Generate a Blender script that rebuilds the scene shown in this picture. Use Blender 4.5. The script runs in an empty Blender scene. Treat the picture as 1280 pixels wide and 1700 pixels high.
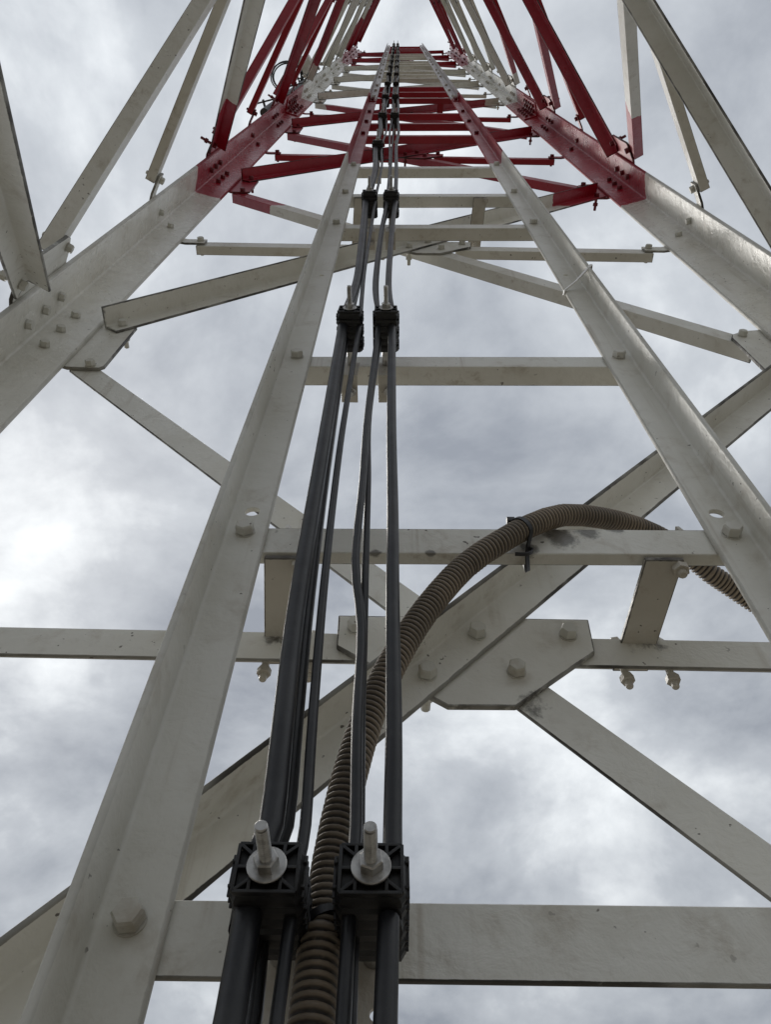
import bpy, bmesh, math, random
from mathutils import Vector, Matrix

random.seed(7)
R = math.radians
scene = bpy.context.scene
COL = scene.collection

# ------------------------------------------------------------------ camera
# camera stands at the origin inside the mast, 1.75 m above the ground
PITCH, YAW, ROLL, FPX = 0.999193751, -0.0275540344, 0.0273086096, 1291.11
cp, sp = math.cos(PITCH), math.sin(PITCH)
FWD = Vector((math.sin(YAW) * cp, math.cos(YAW) * cp, sp))
r0 = Vector((math.cos(YAW), -math.sin(YAW), 0))
u0 = r0.cross(FWD)
RIGHT = r0 * math.cos(ROLL) + u0 * math.sin(ROLL)
UPV = -r0 * math.sin(ROLL) + u0 * math.cos(ROLL)
cam_data = bpy.data.cameras.new('camera')
cam = bpy.data.objects.new('camera', cam_data)
COL.objects.link(cam)
m = Matrix((RIGHT, UPV, -FWD)).transposed().to_4x4()
cam.matrix_world = m
cam_data.sensor_fit = 'VERTICAL'
cam_data.sensor_height = 36.0
cam_data.lens = FPX / 1700.0 * 36.0
cam_data.clip_start = 0.02
cam_data.clip_end = 3000
scene.camera = cam

# ------------------------------------------------------------------ sky and sun
SUN_EL, SUN_AZ = R(50), R(-42)          # azimuth from +Y towards +X
world = bpy.data.worlds.new('World')
scene.world = world
world.use_nodes = True
nt = world.node_tree
nt.nodes.clear()
N = nt.nodes.new
L = nt.links.new
out = N('ShaderNodeOutputWorld')
sky = N('ShaderNodeTexSky')
sky.sky_type = 'NISHITA'
sky.sun_disc = False
sky.sun_elevation = SUN_EL
sky.sun_rotation = SUN_AZ
bg_sky = N('ShaderNodeBackground')
bg_sky.inputs['Strength'].default_value = 0.09
L(sky.outputs[0], bg_sky.inputs['Color'])
tc = N('ShaderNodeTexCoord')
sep = N('ShaderNodeSeparateXYZ')
L(tc.outputs['Generated'], sep.inputs[0])


def wmath(op, a, b):
    n = N('ShaderNodeMath')
    n.operation = op
    for i, v in enumerate((a, b)):
        if isinstance(v, (int, float)):
            n.inputs[i].default_value = v
        elif v is not None:
            L(v, n.inputs[i])
    return n.outputs[0]


zc = wmath('ADD', wmath('ABSOLUTE', sep.outputs[2], None), 0.30)
comb = N('ShaderNodeCombineXYZ')
L(wmath('DIVIDE', sep.outputs[0], zc), comb.inputs[0])
L(wmath('DIVIDE', sep.outputs[1], zc), comb.inputs[1])
comb.inputs[2].default_value = 0.0


def wnoise(scale, detail, rough, dist, off):
    mp = N('ShaderNodeMapping')
    mp.inputs['Location'].default_value = off
    L(comb.outputs[0], mp.inputs['Vector'])
    n = N('ShaderNodeTexNoise')
    n.inputs['Scale'].default_value = scale
    n.inputs['Detail'].default_value = detail
    n.inputs['Roughness'].default_value = rough
    n.inputs['Distortion'].default_value = dist
    L(mp.outputs[0], n.inputs['Vector'])
    return n.outputs['Fac']


CLOUD_OFF = (8.76530635, 37.50287629, 16.62234349)
n1 = wnoise(2.3, 9.0, 0.56, 0.30, CLOUD_OFF)
n2 = wnoise(6.5, 8.0, 0.58, 0.25, (19.33662473, 47.52523358, 45.06728044))
n3 = wnoise(0.9, 2.0, 0.5, 0.0, (15.59886214, 37.97061032, 49.5493439))
cl = wmath('ADD', wmath('ADD', wmath('MULTIPLY', n1, 0.60), wmath('MULTIPLY', n2, 0.20)), wmath('MULTIPLY', n3, 0.20))
# overcast is brighter towards the hidden sun
sd = Vector((math.sin(SUN_AZ) * math.cos(SUN_EL), math.cos(SUN_AZ) * math.cos(SUN_EL), math.sin(SUN_EL)))
dot = N('ShaderNodeVectorMath')
dot.operation = 'DOT_PRODUCT'
L(tc.outputs['Generated'], dot.inputs[0])
dot.inputs[1].default_value = sd
glow = wmath('MULTIPLY', wmath('POWER', wmath('MAXIMUM', dot.outputs['Value'], 0.0), 9.0), 0.03)
cl = wmath('ADD', cl, glow)
ramp = N('ShaderNodeValToRGB')
L(cl, ramp.inputs[0])
cr = ramp.color_ramp
cr.elements[0].position = 0.415
cr.elements[0].color = (0.235, 0.255, 0.29, 1)
cr.elements[1].position = 0.675
cr.elements[1].color = (0.90, 0.93, 0.94, 1)
e = cr.elements.new(0.535)
e.color = (0.44, 0.465, 0.495, 1)
bg_cl = N('ShaderNodeBackground')
bg_cl.inputs['Strength'].default_value = 1.0
# standard overcast sky: zenith three times as bright as the horizon
lum = wmath('ADD', 0.72, wmath('MULTIPLY', wmath('MAXIMUM', sep.outputs[2], 0.0), 0.46))
L(ramp.outputs[0], bg_cl.inputs['Color'])
L(lum, bg_cl.inputs['Strength'])
mixs = N('ShaderNodeMixShader')
mixs.inputs[0].default_value = 0.95
L(bg_sky.outputs[0], mixs.inputs[1])
L(bg_cl.outputs[0], mixs.inputs[2])
L(mixs.outputs[0], out.inputs['Surface'])

sun_data = bpy.data.lights.new('sun', 'SUN')
sun_data.energy = 1.4
sun_data.angle = R(30)
sun_data.color = (1.0, 0.96, 0.90)
sun = bpy.data.objects.new('sun', sun_data)
COL.objects.link(sun)
sun.rotation_euler = sd.to_track_quat('Z', 'Y').to_euler()
sun.location = (-6, 3, 16)

scene.view_settings.view_transform = 'Standard'
scene.view_settings.look = 'None'
scene.view_settings.exposure = 0.36
scene.view_settings.gamma = 1.0
scene.render.engine = 'CYCLES'

# ------------------------------------------------------------------ pixel helper
def ray(px, py):
    return FWD + RIGHT * ((px - 640) / FPX) - UPV * ((py - 850) / FPX)


def at_y(px, py, Y):
    v = ray(px, py)
    return v * (Y / v.y)


# ------------------------------------------------------------------ materials
class Mat:
    def __init__(self, name):
        self.m = bpy.data.materials.new(name)
        self.m.use_nodes = True
        self.t = self.m.node_tree
        self.b = self.t.nodes['Principled BSDF']

    def n(self, kind, **kw):
        x = self.t.nodes.new(kind)
        for k, v in kw.items():
            setattr(x, k, v)
        return x

    def link(self, a, b):
        self.t.links.new(a, b)

    def math(self, op, a, b=None, clamp=False):
        x = self.n('ShaderNodeMath', operation=op)
        x.use_clamp = clamp
        for i, v in enumerate((a, b)):
            if isinstance(v, (int, float)):
                x.inputs[i].default_value = v
            elif v is not None:
                self.link(v, x.inputs[i])
        return x.outputs[0]

    def pos(self):
        return self.n('ShaderNodeNewGeometry').outputs['Position']

    def noise(self, vec, scale, detail=4, rough=0.55, dist=0.0):
        x = self.n('ShaderNodeTexNoise')
        x.inputs['Scale'].default_value = scale
        x.inputs['Detail'].default_value = detail
        x.inputs['Roughness'].default_value = rough
        x.inputs['Distortion'].default_value = dist
        if vec is not None:
            self.link(vec, x.inputs['Vector'])
        return x.outputs['Fac']

    def step(self, v, lo, hi):
        x = self.n('ShaderNodeMapRange')
        x.interpolation_type = 'SMOOTHSTEP'
        x.inputs['From Min'].default_value = lo
        x.inputs['From Max'].default_value = hi
        self.link(v, x.inputs['Value'])
        return x.outputs['Result']

    def mix(self, fac, a, b):
        x = self.n('ShaderNodeMix', data_type='RGBA')
        if isinstance(fac, (int, float)):
            x.inputs[0].default_value = fac
        else:
            self.link(fac, x.inputs[0])
        for s, v in ((6, a), (7, b)):
            if isinstance(v, tuple):
                x.inputs[s].default_value = v + (1,) if len(v) == 3 else v
            else:
                self.link(v, x.inputs[s])
        return x.outputs[2]

    def bump(self, h, strength, dist=0.002, prev=None):
        x = self.n('ShaderNodeBump')
        x.inputs['Strength'].default_value = strength
        x.inputs['Distance'].default_value = dist
        self.link(h, x.inputs['Height'])
        if prev is not None:
            self.link(prev, x.inputs['Normal'])
        return x.outputs[0]


WHITE = (0.75, 0.742, 0.69)
RED = (0.38, 0.012, 0.030)


def paint(name, bands, white=WHITE, red=RED, dirt=1.0, rough=0.30, galv=None, edge=0.95, stains=()):
    """enamel paint on rolled steel: colour bands by height, grime on the toes of the flanges, chips, runs"""
    M = Mat(name)
    p = M.pos()
    sx = M.n('ShaderNodeSeparateXYZ')
    M.link(p, sx.inputs[0])
    z = M.math('ADD', sx.outputs[2], M.math('MULTIPLY', M.math('SUBTRACT', M.noise(p, 24, 4), 0.5), 0.045))
    mask = None
    for lo, hi in bands:
        b = M.math('SUBTRACT', M.math('GREATER_THAN', z, lo), M.math('GREATER_THAN', z, hi))
        mask = b if mask is None else M.math('ADD', mask, b)
    big = M.noise(p, 5.0, 4, 0.6)
    mid = M.noise(p, 26.0, 6, 0.65, 0.3)
    wcol = M.mix(M.step(big, 0.35, 0.7), white, tuple(c * f for c, f in zip(white, (0.86, 0.85, 0.82))))
    wcol = M.mix(M.math('MULTIPLY', M.step(mid, 0.52, 0.78), 0.40 * dirt), wcol, (0.33, 0.27, 0.19))
    mp = M.n('ShaderNodeMapping')
    mp.inputs['Scale'].default_value = (60, 60, 2.2)
    M.link(p, mp.inputs['Vector'])
    stk = M.math('MULTIPLY', M.step(M.noise(mp.outputs[0], 1.0, 4, 0.6), 0.54, 0.74), M.step(M.noise(p, 7.0, 3, 0.5), 0.42, 0.62))
    wcol = M.mix(M.math('MULTIPLY', stk, 0.45 * dirt), wcol, (0.30, 0.235, 0.16))
    if galv:
        wcol = M.mix(M.step(sx.outputs[2], galv, galv + 0.05), wcol, (0.50, 0.47, 0.47))
    col = wcol
    if mask is not None:
        rcol = M.mix(M.step(big, 0.35, 0.7), red, tuple(c * 0.78 for c in red))
        rcol = M.mix(M.math('MULTIPLY', M.step(mid, 0.55, 0.8), 0.22), rcol, (0.30, 0.07, 0.06))
        col = M.mix(mask, wcol, rcol)
    # grime along the toe of each flange
    at = M.n('ShaderNodeAttribute', attribute_name='wear')
    gr = M.noise(p, 55.0, 5, 0.7)
    gfac = M.step(M.math('ADD', M.math('MULTIPLY', at.outputs['Fac'], 0.55), M.math('MULTIPLY', gr, 0.5)), 0.60, 0.74)
    col = M.mix(M.math('MULTIPLY', M.math('MULTIPLY', gfac, edge), M.math('ADD', 0.65, M.math('MULTIPLY', M.step(M.noise(p, 11.0, 3, 0.6), 0.40, 0.60), 0.35)), clamp=True), col, (0.022, 0.018, 0.014))
    # rubbed-in dirt at joints and contacts
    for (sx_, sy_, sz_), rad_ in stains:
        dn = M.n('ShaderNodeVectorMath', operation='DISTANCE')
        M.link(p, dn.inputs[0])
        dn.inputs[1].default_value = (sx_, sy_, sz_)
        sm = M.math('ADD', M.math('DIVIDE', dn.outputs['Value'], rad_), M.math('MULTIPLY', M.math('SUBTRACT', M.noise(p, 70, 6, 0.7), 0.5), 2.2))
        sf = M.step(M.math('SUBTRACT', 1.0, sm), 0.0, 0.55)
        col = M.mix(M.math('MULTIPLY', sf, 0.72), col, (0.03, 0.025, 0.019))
    # small chips and specks
    ch = M.noise(p, 130.0, 2, 0.5)
    patch = M.noise(p, 9.0, 3, 0.5)
    cf = M.math('MULTIPLY', M.step(ch, 0.70, 0.735), M.step(patch, 0.46, 0.58))
    col = M.mix(M.math('MULTIPLY', cf, 0.85), col, (0.05, 0.035, 0.025))
    M.link(col, M.b.inputs['Base Color'])
    rr = M.math('ADD', rough - 0.20, M.math('ADD', M.math('MULTIPLY', M.noise(p, 18.0, 5, 0.6), 0.22), M.math('MULTIPLY', M.noise(p, 4.5, 4, 0.6), 0.30)))
    rr = M.math('ADD', rr, M.math('MULTIPLY', M.math('MAXIMUM', gfac, cf), 0.3))
    M.link(rr, M.b.inputs['Roughness'])
    # brush marks, runs and lumps under the paint
    lump = M.noise(p, 45.0, 4, 0.6, 0.4)
    fine = M.noise(p, 150.0, 4, 0.65)
    bn = M.bump(lump, 0.45, 0.004)
    bn = M.bump(fine, 0.40, 0.0010, bn)
    M.link(bn, M.b.inputs['Normal'])
    return M.m


M_LEG = paint('leg_paint', [(2.48, 5.49), (9.6, 99)], edge=0.3, rough=0.22)
M_RAIL = paint('rail_paint', [(2.64, 4.76)], galv=4.77, rough=0.30, edge=0.22)
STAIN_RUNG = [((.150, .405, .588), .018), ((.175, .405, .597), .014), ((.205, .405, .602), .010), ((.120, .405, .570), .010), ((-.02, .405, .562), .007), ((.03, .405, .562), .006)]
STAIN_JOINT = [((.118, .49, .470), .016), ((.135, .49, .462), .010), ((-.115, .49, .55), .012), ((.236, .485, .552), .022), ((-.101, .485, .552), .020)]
M_RUNG = paint('rung_paint', [(3.05, 5.95), (10.9, 99)], dirt=1.35, rough=0.30, stains=STAIN_RUNG)
M_TOWER = paint('tower_paint', [(2.48, 5.49), (9.6, 99)], stains=STAIN_JOINT)
M_BRACKET = paint('bracket_paint', [(3.05, 5.95), (10.9, 99)], white=(0.56, 0.53, 0.47), dirt=1.3)


M_BOLT = paint('bolt_paint', [(2.48, 5.49), (9.6, 99)], white=(0.62, 0.615, 0.565), red=(0.17, 0.008, 0.016), dirt=1.6, rough=0.38)  # mast paint darkened for bolts: shading put into the colour, plus grime
M_RBOLT = paint('rail_bolt_paint', [(2.64, 4.76)], white=(0.66, 0.65, 0.60), red=(0.17, 0.008, 0.016), dirt=1.6, rough=0.38)  # same darkened tone as the mast bolts, with the rail's bands


def plain(name, col, rough, metal=0.0, col2=None, scale=40, bump=0.15, spec=0.5):
    M = Mat(name)
    p = M.pos()
    if col2:
        M.link(M.mix(M.step(M.noise(p, scale, 5, 0.6), 0.4, 0.68), col, col2), M.b.inputs['Base Color'])
    else:
        M.b.inputs['Base Color'].default_value = col + (1,)
    M.b.inputs['Metallic'].default_value = metal
    M.b.inputs['Specular IOR Level'].default_value = spec
    M.link(M.math('ADD', rough - 0.08, M.math('MULTIPLY', M.noise(p, scale * 1.7, 4), 0.2)), M.b.inputs['Roughness'])
    M.link(M.bump(M.noise(p, scale * 4, 4, 0.6), bump, 0.001), M.b.inputs['Normal'])
    return M.m


M_CABLE = plain('black_cable_jacket', (0.0065, 0.007, 0.009), 0.40, col2=(0.022, 0.022, 0.024), scale=22, bump=0.3, spec=0.5)
M_CLAMP = plain('black_clamp_plastic', (0.006, 0.006, 0.007), 0.45, col2=(0.014, 0.0135, 0.013), scale=90)
M_STEEL = plain('galvanised_steel', (0.50, 0.49, 0.47), 0.34, metal=0.9, col2=(0.30, 0.29, 0.275), scale=120)
M_TIE = plain('black_tie_plastic', (0.015, 0.015, 0.017), 0.4)
M_WTIE = plain('white_strap', (0.85, 0.85, 0.84), 0.35, col2=(0.78, 0.77, 0.75))
M_PIPE = plain('dark_steel_pipe', (0.10, 0.10, 0.105), 0.5, metal=0.4, col2=(0.05, 0.05, 0.05))
M_RADOME = plain('white_radome', (0.72, 0.73, 0.72), 0.5, col2=(0.6, 0.6, 0.58), scale=8)


def conduit_mat():
    M = Mat('grey_conduit_plastic')
    p = M.pos()
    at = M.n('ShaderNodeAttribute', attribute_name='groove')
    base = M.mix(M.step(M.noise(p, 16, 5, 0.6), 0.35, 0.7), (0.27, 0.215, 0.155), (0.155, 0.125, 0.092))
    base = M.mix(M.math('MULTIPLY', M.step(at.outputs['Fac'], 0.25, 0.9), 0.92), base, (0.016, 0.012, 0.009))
    base = M.mix(M.math('MULTIPLY', M.step(M.noise(p, 150, 3, 0.6), 0.58, 0.72), 0.4), base, (0.26, 0.21, 0.15))
    M.link(base, M.b.inputs['Base Color'])
    M.b.inputs['Roughness'].default_value = 0.55
    M.link(M.bump(M.noise(p, 300, 3), 0.2, 0.0006), M.b.inputs['Normal'])
    return M.m


M_CONDUIT = conduit_mat()


def ground_mat():
    M = Mat('dry_soil')
    p = M.pos()
    c = M.mix(M.step(M.noise(p, 0.6, 6, 0.6), 0.35, 0.65), (0.175, 0.15, 0.115), (0.125, 0.11, 0.086))
    c = M.mix(M.math('MULTIPLY', M.step(M.noise(p, 9, 6, 0.7), 0.5, 0.7), 0.6), c, (0.12, 0.105, 0.085))
    M.link(c, M.b.inputs['Base Color'])
    M.b.inputs['Roughness'].default_value = 0.95
    M.link(M.bump(M.noise(p, 14, 8, 0.7), 0.7, 0.03), M.b.inputs['Normal'])
    return M.m


M_GROUND = ground_mat()
M_CONCRETE = plain('concrete', (0.40, 0.39, 0.36), 0.9, col2=(0.30, 0.29, 0.27), scale=12, bump=0.5)

# ------------------------------------------------------------------ mesh helpers
WO = {}                                    # world origin of every object (parents only translate)


def link(name, me, mat, parent=None, origin=None, sharp=35):
    """mesh in world coordinates -> object with its own origin, child of parent"""
    origin = Vector(origin) if origin is not None else Vector((0, 0, 0))
    me.transform(Matrix.Translation(-origin))
    me.materials.append(mat)
    for p in me.polygons:
        p.use_smooth = True
    me.set_sharp_from_angle(angle=R(sharp))
    o = bpy.data.objects.new(name, me)
    COL.objects.link(o)
    WO[o] = origin
    if parent is not None:
        o.parent = parent
        o.location = origin - WO[parent]
    else:
        o.location = origin
    return o


def thing(name, label, cat, loc, group=None):
    o = bpy.data.objects.new(name, None)
    o.empty_display_size = 0.05
    COL.objects.link(o)
    o.location = loc
    WO[o] = Vector(loc)
    return tag(o, label, cat, group)


def tag(o, label, cat, group=None):
    o['label'] = label
    o['category'] = cat
    if group:
        o['group'] = group
    return o


def mesh_from(name, verts, faces, attr=None, attr_name='wear'):
    me = bpy.data.meshes.new(name)
    me.from_pydata([tuple(v) for v in verts], [], faces)
    if attr is not None:
        a = me.attributes.new(attr_name, 'FLOAT', 'POINT')
        a.data.foreach_set('value', attr)
    bm = bmesh.new()
    bm.from_mesh(me)
    bmesh.ops.recalc_face_normals(bm, faces=bm.faces)
    bm.to_mesh(me)
    bm.free()
    me.update()
    return me


def angle_profile(w1, w2, t):
    """rolled angle: flange 1 along +a, flange 2 along +b, heel at 0,0; filleted root, rounded toes.  (a, b, wear)"""
    def side(w):
        r = t * 0.5
        q = [(w * .35, 0, 0), (w - .006, 0, .05), (w - .0016, 0, .25), (w - .0006, 0, 1), (w, .0007, 1)]
        for k in range(4):
            a = k / 3 * math.pi / 2
            q.append((w - r + r * math.cos(a), t - r + r * math.sin(a), 1 if k < 3 else .6))
        q += [(w - r - .0010, t, .25), (w - .006, t, .05), (w * .4 if w * .4 > 2.3 * t else 2.3 * t, t, 0)]
        return q
    P = [(0.0008, 0, .1)] + side(w1)
    f = t * 0.6
    for k in range(5):
        a = -math.pi / 2 - k / 4 * math.pi / 2
        P.append((t + f + f * math.cos(a), t + f + f * math.sin(a), .1))
    P += [(b_, a_, w_) for a_, b_, w_ in reversed(side(w2))]
    P.append((0, .0008, .1))
    return P


def angle_mesh(name, A, B, e1, e2, w1, w2, t, segs=None):
    """angle bar from A to B, heel on the line, flanges along e1 and e2"""
    A, B, e1, e2 = Vector(A), Vector(B), Vector(e1).normalized(), Vector(e2).normalized()
    prof = angle_profile(w1, w2, t)
    n = len(prof)
    Ln = (B - A).length
    n_mid = segs or max(2, int(Ln / 0.25))
    st = [0, .010 / Ln, .030 / Ln] + [.030 / Ln + (1 - .06 / Ln) * i / n_mid for i in range(1, n_mid)] + [1 - .030 / Ln, 1 - .010 / Ln, 1]
    ew = {0: .8, 1: .45, len(st) - 2: .45, len(st) - 1: .8}
    segs = len(st) - 1
    V, W, F = [], [], []
    for i in range(segs + 1):
        c = A.lerp(B, st[i])
        endw = ew.get(i, 0)
        for a, b, w in prof:
            V.append(c + e1 * a + e2 * b)
            W.append(max(w, endw))
    for i in range(segs):
        for j in range(n):
            k = (j + 1) % n
            F.append((i * n + j, i * n + k, (i + 1) * n + k, (i + 1) * n + j))
    F.append(tuple(range(n)))
    F.append(tuple(range(segs * n, segs * n + n)))
    return mesh_from(name, V, F, W)


def prism_mesh(name, pts, nrm, t, bevel=0.001):
    """flat plate: 3D polygon pts (planar) thickened by t along nrm, with a fine bevel"""
    nrm = Vector(nrm).normalized()
    n = len(pts)
    V = [Vector(p) for p in pts] + [Vector(p) + nrm * t for p in pts]
    F = [tuple(range(n)), tuple(range(2 * n - 1, n - 1, -1))] + [(i, (i + 1) % n, n + (i + 1) % n, n + i) for i in range(n)]
    me = mesh_from(name, V, F)
    return bevelled(me, bevel)


def bevelled(me, w, seg=2, inset=.0022, region=None):
    bm = bmesh.new()
    bm.from_mesh(me)
    ed = [e for e in bm.edges if len(e.link_faces) == 2 and e.calc_face_angle(0) > R(25)]
    bmesh.ops.bevel(bm, geom=ed, offset=w, segments=seg, affect='EDGES', profile=.5)
    lay = bm.verts.layers.float.get('wear') or bm.verts.layers.float.new('wear')
    for v in bm.verts:
        v[lay] = .9
    bm.normal_update()
    if region is not None:
        rn = Vector(region).normalized()
        for sg in (-1, 1):
            big = [f for f in bm.faces if f.normal.dot(rn) * sg > .93]
            if big:
                bmesh.ops.inset_region(bm, faces=big, thickness=inset, use_even_offset=True, use_boundary=True)
                for f in big:
                    for v in f.verts:
                        v[lay] = 0.0
        big = []
    else:
        big = [f for f in bm.faces if f.calc_area() > .0004 and len(f.verts) >= 4]
    if big:
        res = bmesh.ops.inset_individual(bm, faces=big, thickness=inset, use_even_offset=True)
        for f in big:
            for v in f.verts:
                v[lay] = 0.0
    bm.to_mesh(me)
    bm.free()
    return me


def no_wear(me):
    a = me.attributes.get('wear')
    if a:
        me.attributes.remove(a)
    return me


def box_mesh(name, c, sx, sy, sz, bevel=0.001):
    x, y, z = c
    V = [(x + i * sx / 2, y + j * sy / 2, z + k * sz / 2) for i in (-1, 1) for j in (-1, 1) for k in (-1, 1)]
    F = [(0, 1, 3, 2), (4, 6, 7, 5), (0, 4, 5, 1), (2, 3, 7, 6), (0, 2, 6, 4), (1, 5, 7, 3)]
    return bevelled(mesh_from(name, V, F), bevel)


def join(name, meshes):
    bm = bmesh.new()
    for me in meshes:
        bm.from_mesh(me)
    me = bpy.data.meshes.new(name)
    bm.to_mesh(me)
    bm.free()
    return me


def frame_for(d):
    d = d.normalized()
    ref = Vector((0, 0, 1)) if abs(d.z) < .9 else Vector((0, 1, 0))
    a = d.cross(ref).normalized()
    return a, d.cross(a).normalized()


def lathe(name, A, d, prof, seg=20, rot=0.0):
    """prof: list of (distance along d, radius)"""
    A, d = Vector(A), Vector(d).normalized()
    a, b = frame_for(d)
    V, F = [], []
    for h, r in prof:
        for k in range(seg):
            t = 2 * math.pi * k / seg + rot
            V.append(A + d * h + (a * math.cos(t) + b * math.sin(t)) * r)
    for i in range(len(prof) - 1):
        for k in range(seg):
            q = (k + 1) % seg
            F.append((i * seg + k, i * seg + q, (i + 1) * seg + q, (i + 1) * seg + k))
    F.append(tuple(range(seg)))
    F.append(tuple(range((len(prof) - 1) * seg, len(prof) * seg)))
    return mesh_from(name, V, F)


def catmull(pts, step):
    pts = [Vector(p) for p in pts]
    P = [pts[0] * 2 - pts[1]] + pts + [pts[-1] * 2 - pts[-2]]
    res = []
    for i in range(1, len(P) - 2):
        n = max(2, int((P[i + 1] - P[i]).length / step))
        for k in range(n):
            t = k / n
            res.append(.5 * ((2 * P[i]) + (P[i + 1] - P[i - 1]) * t + (2 * P[i - 1] - 5 * P[i] + 4 * P[i + 1] - P[i + 2]) * t * t
                             + (3 * P[i] - P[i - 1] - 3 * P[i + 1] + P[i + 2]) * t ** 3))
    res.append(P[-2])
    return res


def tube(name, path, rad, seg=14, attr=None):
    """rad: number or list of radii per point"""
    V, F, W = [], [], []
    n = len(path)
    T = [(path[min(i + 1, n - 1)] - path[max(i - 1, 0)]).normalized() for i in range(n)]
    a, b = frame_for(T[0])
    for i in range(n):
        a = (a - T[i] * a.dot(T[i])).normalized()
        b = T[i].cross(a)
        r = rad[i] if isinstance(rad, list) else rad
        for k in range(seg):
            t = 2 * math.pi * k / seg
            V.append(path[i] + (a * math.cos(t) + b * math.sin(t)) * r)
            W.append(attr[i] if attr else 0)
    for i in range(n - 1):
        for k in range(seg):
            q = (k + 1) % seg
            F.append((i * seg + k, i * seg + q, (i + 1) * seg + q, (i + 1) * seg + k))
    F.append(tuple(range(seg)))
    F.append(tuple(range((n - 1) * seg, n * seg)))
    return mesh_from(name, V, F, W, 'groove')


def drill(me, cyls):
    """boolean holes: cyls = list of (point, direction, radius)"""
    o = bpy.data.objects.new('drill_target', me)
    COL.objects.link(o)
    tmp = []
    for c, d, r in cyls:
        cm = lathe('drill_bit', Vector(c) - Vector(d).normalized() * .03, d, [(0, r), (.06, r)], 20)
        co = bpy.data.objects.new('drill_bit', cm)
        COL.objects.link(co)
        md = o.modifiers.new('hole', 'BOOLEAN')
        md.object = co
        md.operation = 'DIFFERENCE'
        md.solver = 'EXACT'
        tmp.append(co)
    dg = bpy.context.evaluated_depsgraph_get()
    dg.update()
    res = bpy.data.meshes.new_from_object(o.evaluated_get(dg))
    for x in tmp + [o]:
        bpy.data.objects.remove(x)
    return res


# ---- bolts: head at +z side of the local origin, shank and nut on the -z side
def bolt_mesh(name, af, head, grip, tail, nut=None):
    nut = nut or head * .95
    r = af / 2 / math.cos(R(30))
    s = af * .31
    parts = [lathe('a', (0, 0, 0), (0, 0, 1), [(0, af * .60), (.0012, af * .60)], 18),
             lathe('b', (0, 0, .0018), (0, 0, 1), [(0, r), (head * .8, r), (head, r * .86)], 6),
             lathe('c', (0, 0, -grip), (0, 0, -1), [(0, r), (nut, r)], 6),
             lathe('d', (0, 0, -.0005), (0, 0, -1), [(0, s), (grip + nut + tail - .001, s), (grip + nut + tail, s * .8)], 10)]
    me = join(name, parts)
    me.attributes.new('wear', 'FLOAT', 'POINT')
    for p in me.polygons:
        p.use_smooth = True
    me.set_sharp_from_angle(angle=R(30))
    return me


B_LEG = bolt_mesh('leg_bolt_mesh', .0142, .009, .014, .008)
B_PLATE = bolt_mesh('plate_bolt_mesh', .0145, .009, .020, .014)
B_STRAP = bolt_mesh('strap_bolt_mesh', .0150, .008, .016, .012)
B_CLIP = bolt_mesh('clip_bolt_mesh', .0130, .007, .012, .005)
B_RUNG = bolt_mesh('rung_bolt_mesh', .0152, .0085, .012, .008)
B_LONG = bolt_mesh('bracket_bolt_mesh', .0115, .007, .040, .007)
SMALL = []                                # far bolts, joined later
BOLT_Z = 4.3


def place_bolt(me, pt, nrm, mat, parent, far=None):
    """bolt whose head sits on pt and looks along nrm"""
    nrm = Vector(nrm).normalized()
    rot = nrm.to_track_quat('Z', 'Y').to_matrix().to_4x4() @ Matrix.Rotation(random.uniform(0, 1.05), 4, 'Z')
    if far is not None and pt[2] > BOLT_Z:
        far.append(Matrix.Translation(pt) @ rot)
        return
    if not me.materials:
        me.materials.append(mat)
    o = bpy.data.objects.new('bolt', me)
    COL.objects.link(o)
    o.parent = parent
    o.matrix_local = Matrix.Translation(Vector(pt) - WO[parent]) @ rot
    return o


def far_bolts(parent, mats, mat):
    me = bpy.data.meshes.new('bolts')
    bm = bmesh.new()
    src = bolt_mesh('far_bolt', .0165, .009, .014, .008)
    for M_ in mats:
        c = src.copy()
        c.transform(M_)
        bm.from_mesh(c)
        bpy.data.meshes.remove(c)
    bm.to_mesh(me)
    bm.free()
    o = link('bolts', me, mat, parent, WO[parent])
    o['kind'] = 'stuff'
    return o


# ------------------------------------------------------------------ ground
GZ = -1.75
gv, gf = [], []
rings, seg = [0.0, 1, 2, 4, 8, 16, 40, 120, 500, 2000], 48
for i, rr in enumerate(rings):
    for k in range(seg):
        t = 2 * math.pi * k / seg
        gv.append((rr * math.cos(t), rr * math.sin(t), GZ + (random.uniform(-.04, .04) if 2 < rr < 100 else 0)))
for i in range(len(rings) - 1):
    for k in range(seg):
        q = (k + 1) % seg
        if i == 0:
            gf.append((k, seg + k, seg + q))
        else:
            gf.append((i * seg + k, (i + 1) * seg + k, (i + 1) * seg + q, i * seg + q))
g = link('ground', mesh_from('ground', gv, gf), M_GROUND)
g['kind'] = 'structure'

# ------------------------------------------------------------------ tower
PA = Vector((-.61225, .45243, 0))
PB = Vector((.74441, .47582, 0))
ab = (PB - PA)
WID = ab.length
tAB = ab.normalized()
nAB = Vector((-tAB.y, tAB.x, 0))           # outward for the face A-B
PC = (PA + PB) / 2 - nAB * (WID * math.sqrt(3) / 2)
CEN = (PA + PB + PC) / 3
PITCHZ = 1.46458
Z_H = .559                                # top of horizontal in panel 0
Z_N = 1.290                               # leg node above panel 0
KMIN, KMAX = -1, 8
TOP = Z_N + PITCHZ * KMAX + .06
LEG_W, LEG_T = .084, .008                 # outer width (inner face 76 mm)
SPL = R(15)

tower = thing('lattice_tower', 'tall triangular lattice mast of bolted steel angles in red and white painted bands', 'tower',
              (CEN.x, CEN.y, GZ + .06))


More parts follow.
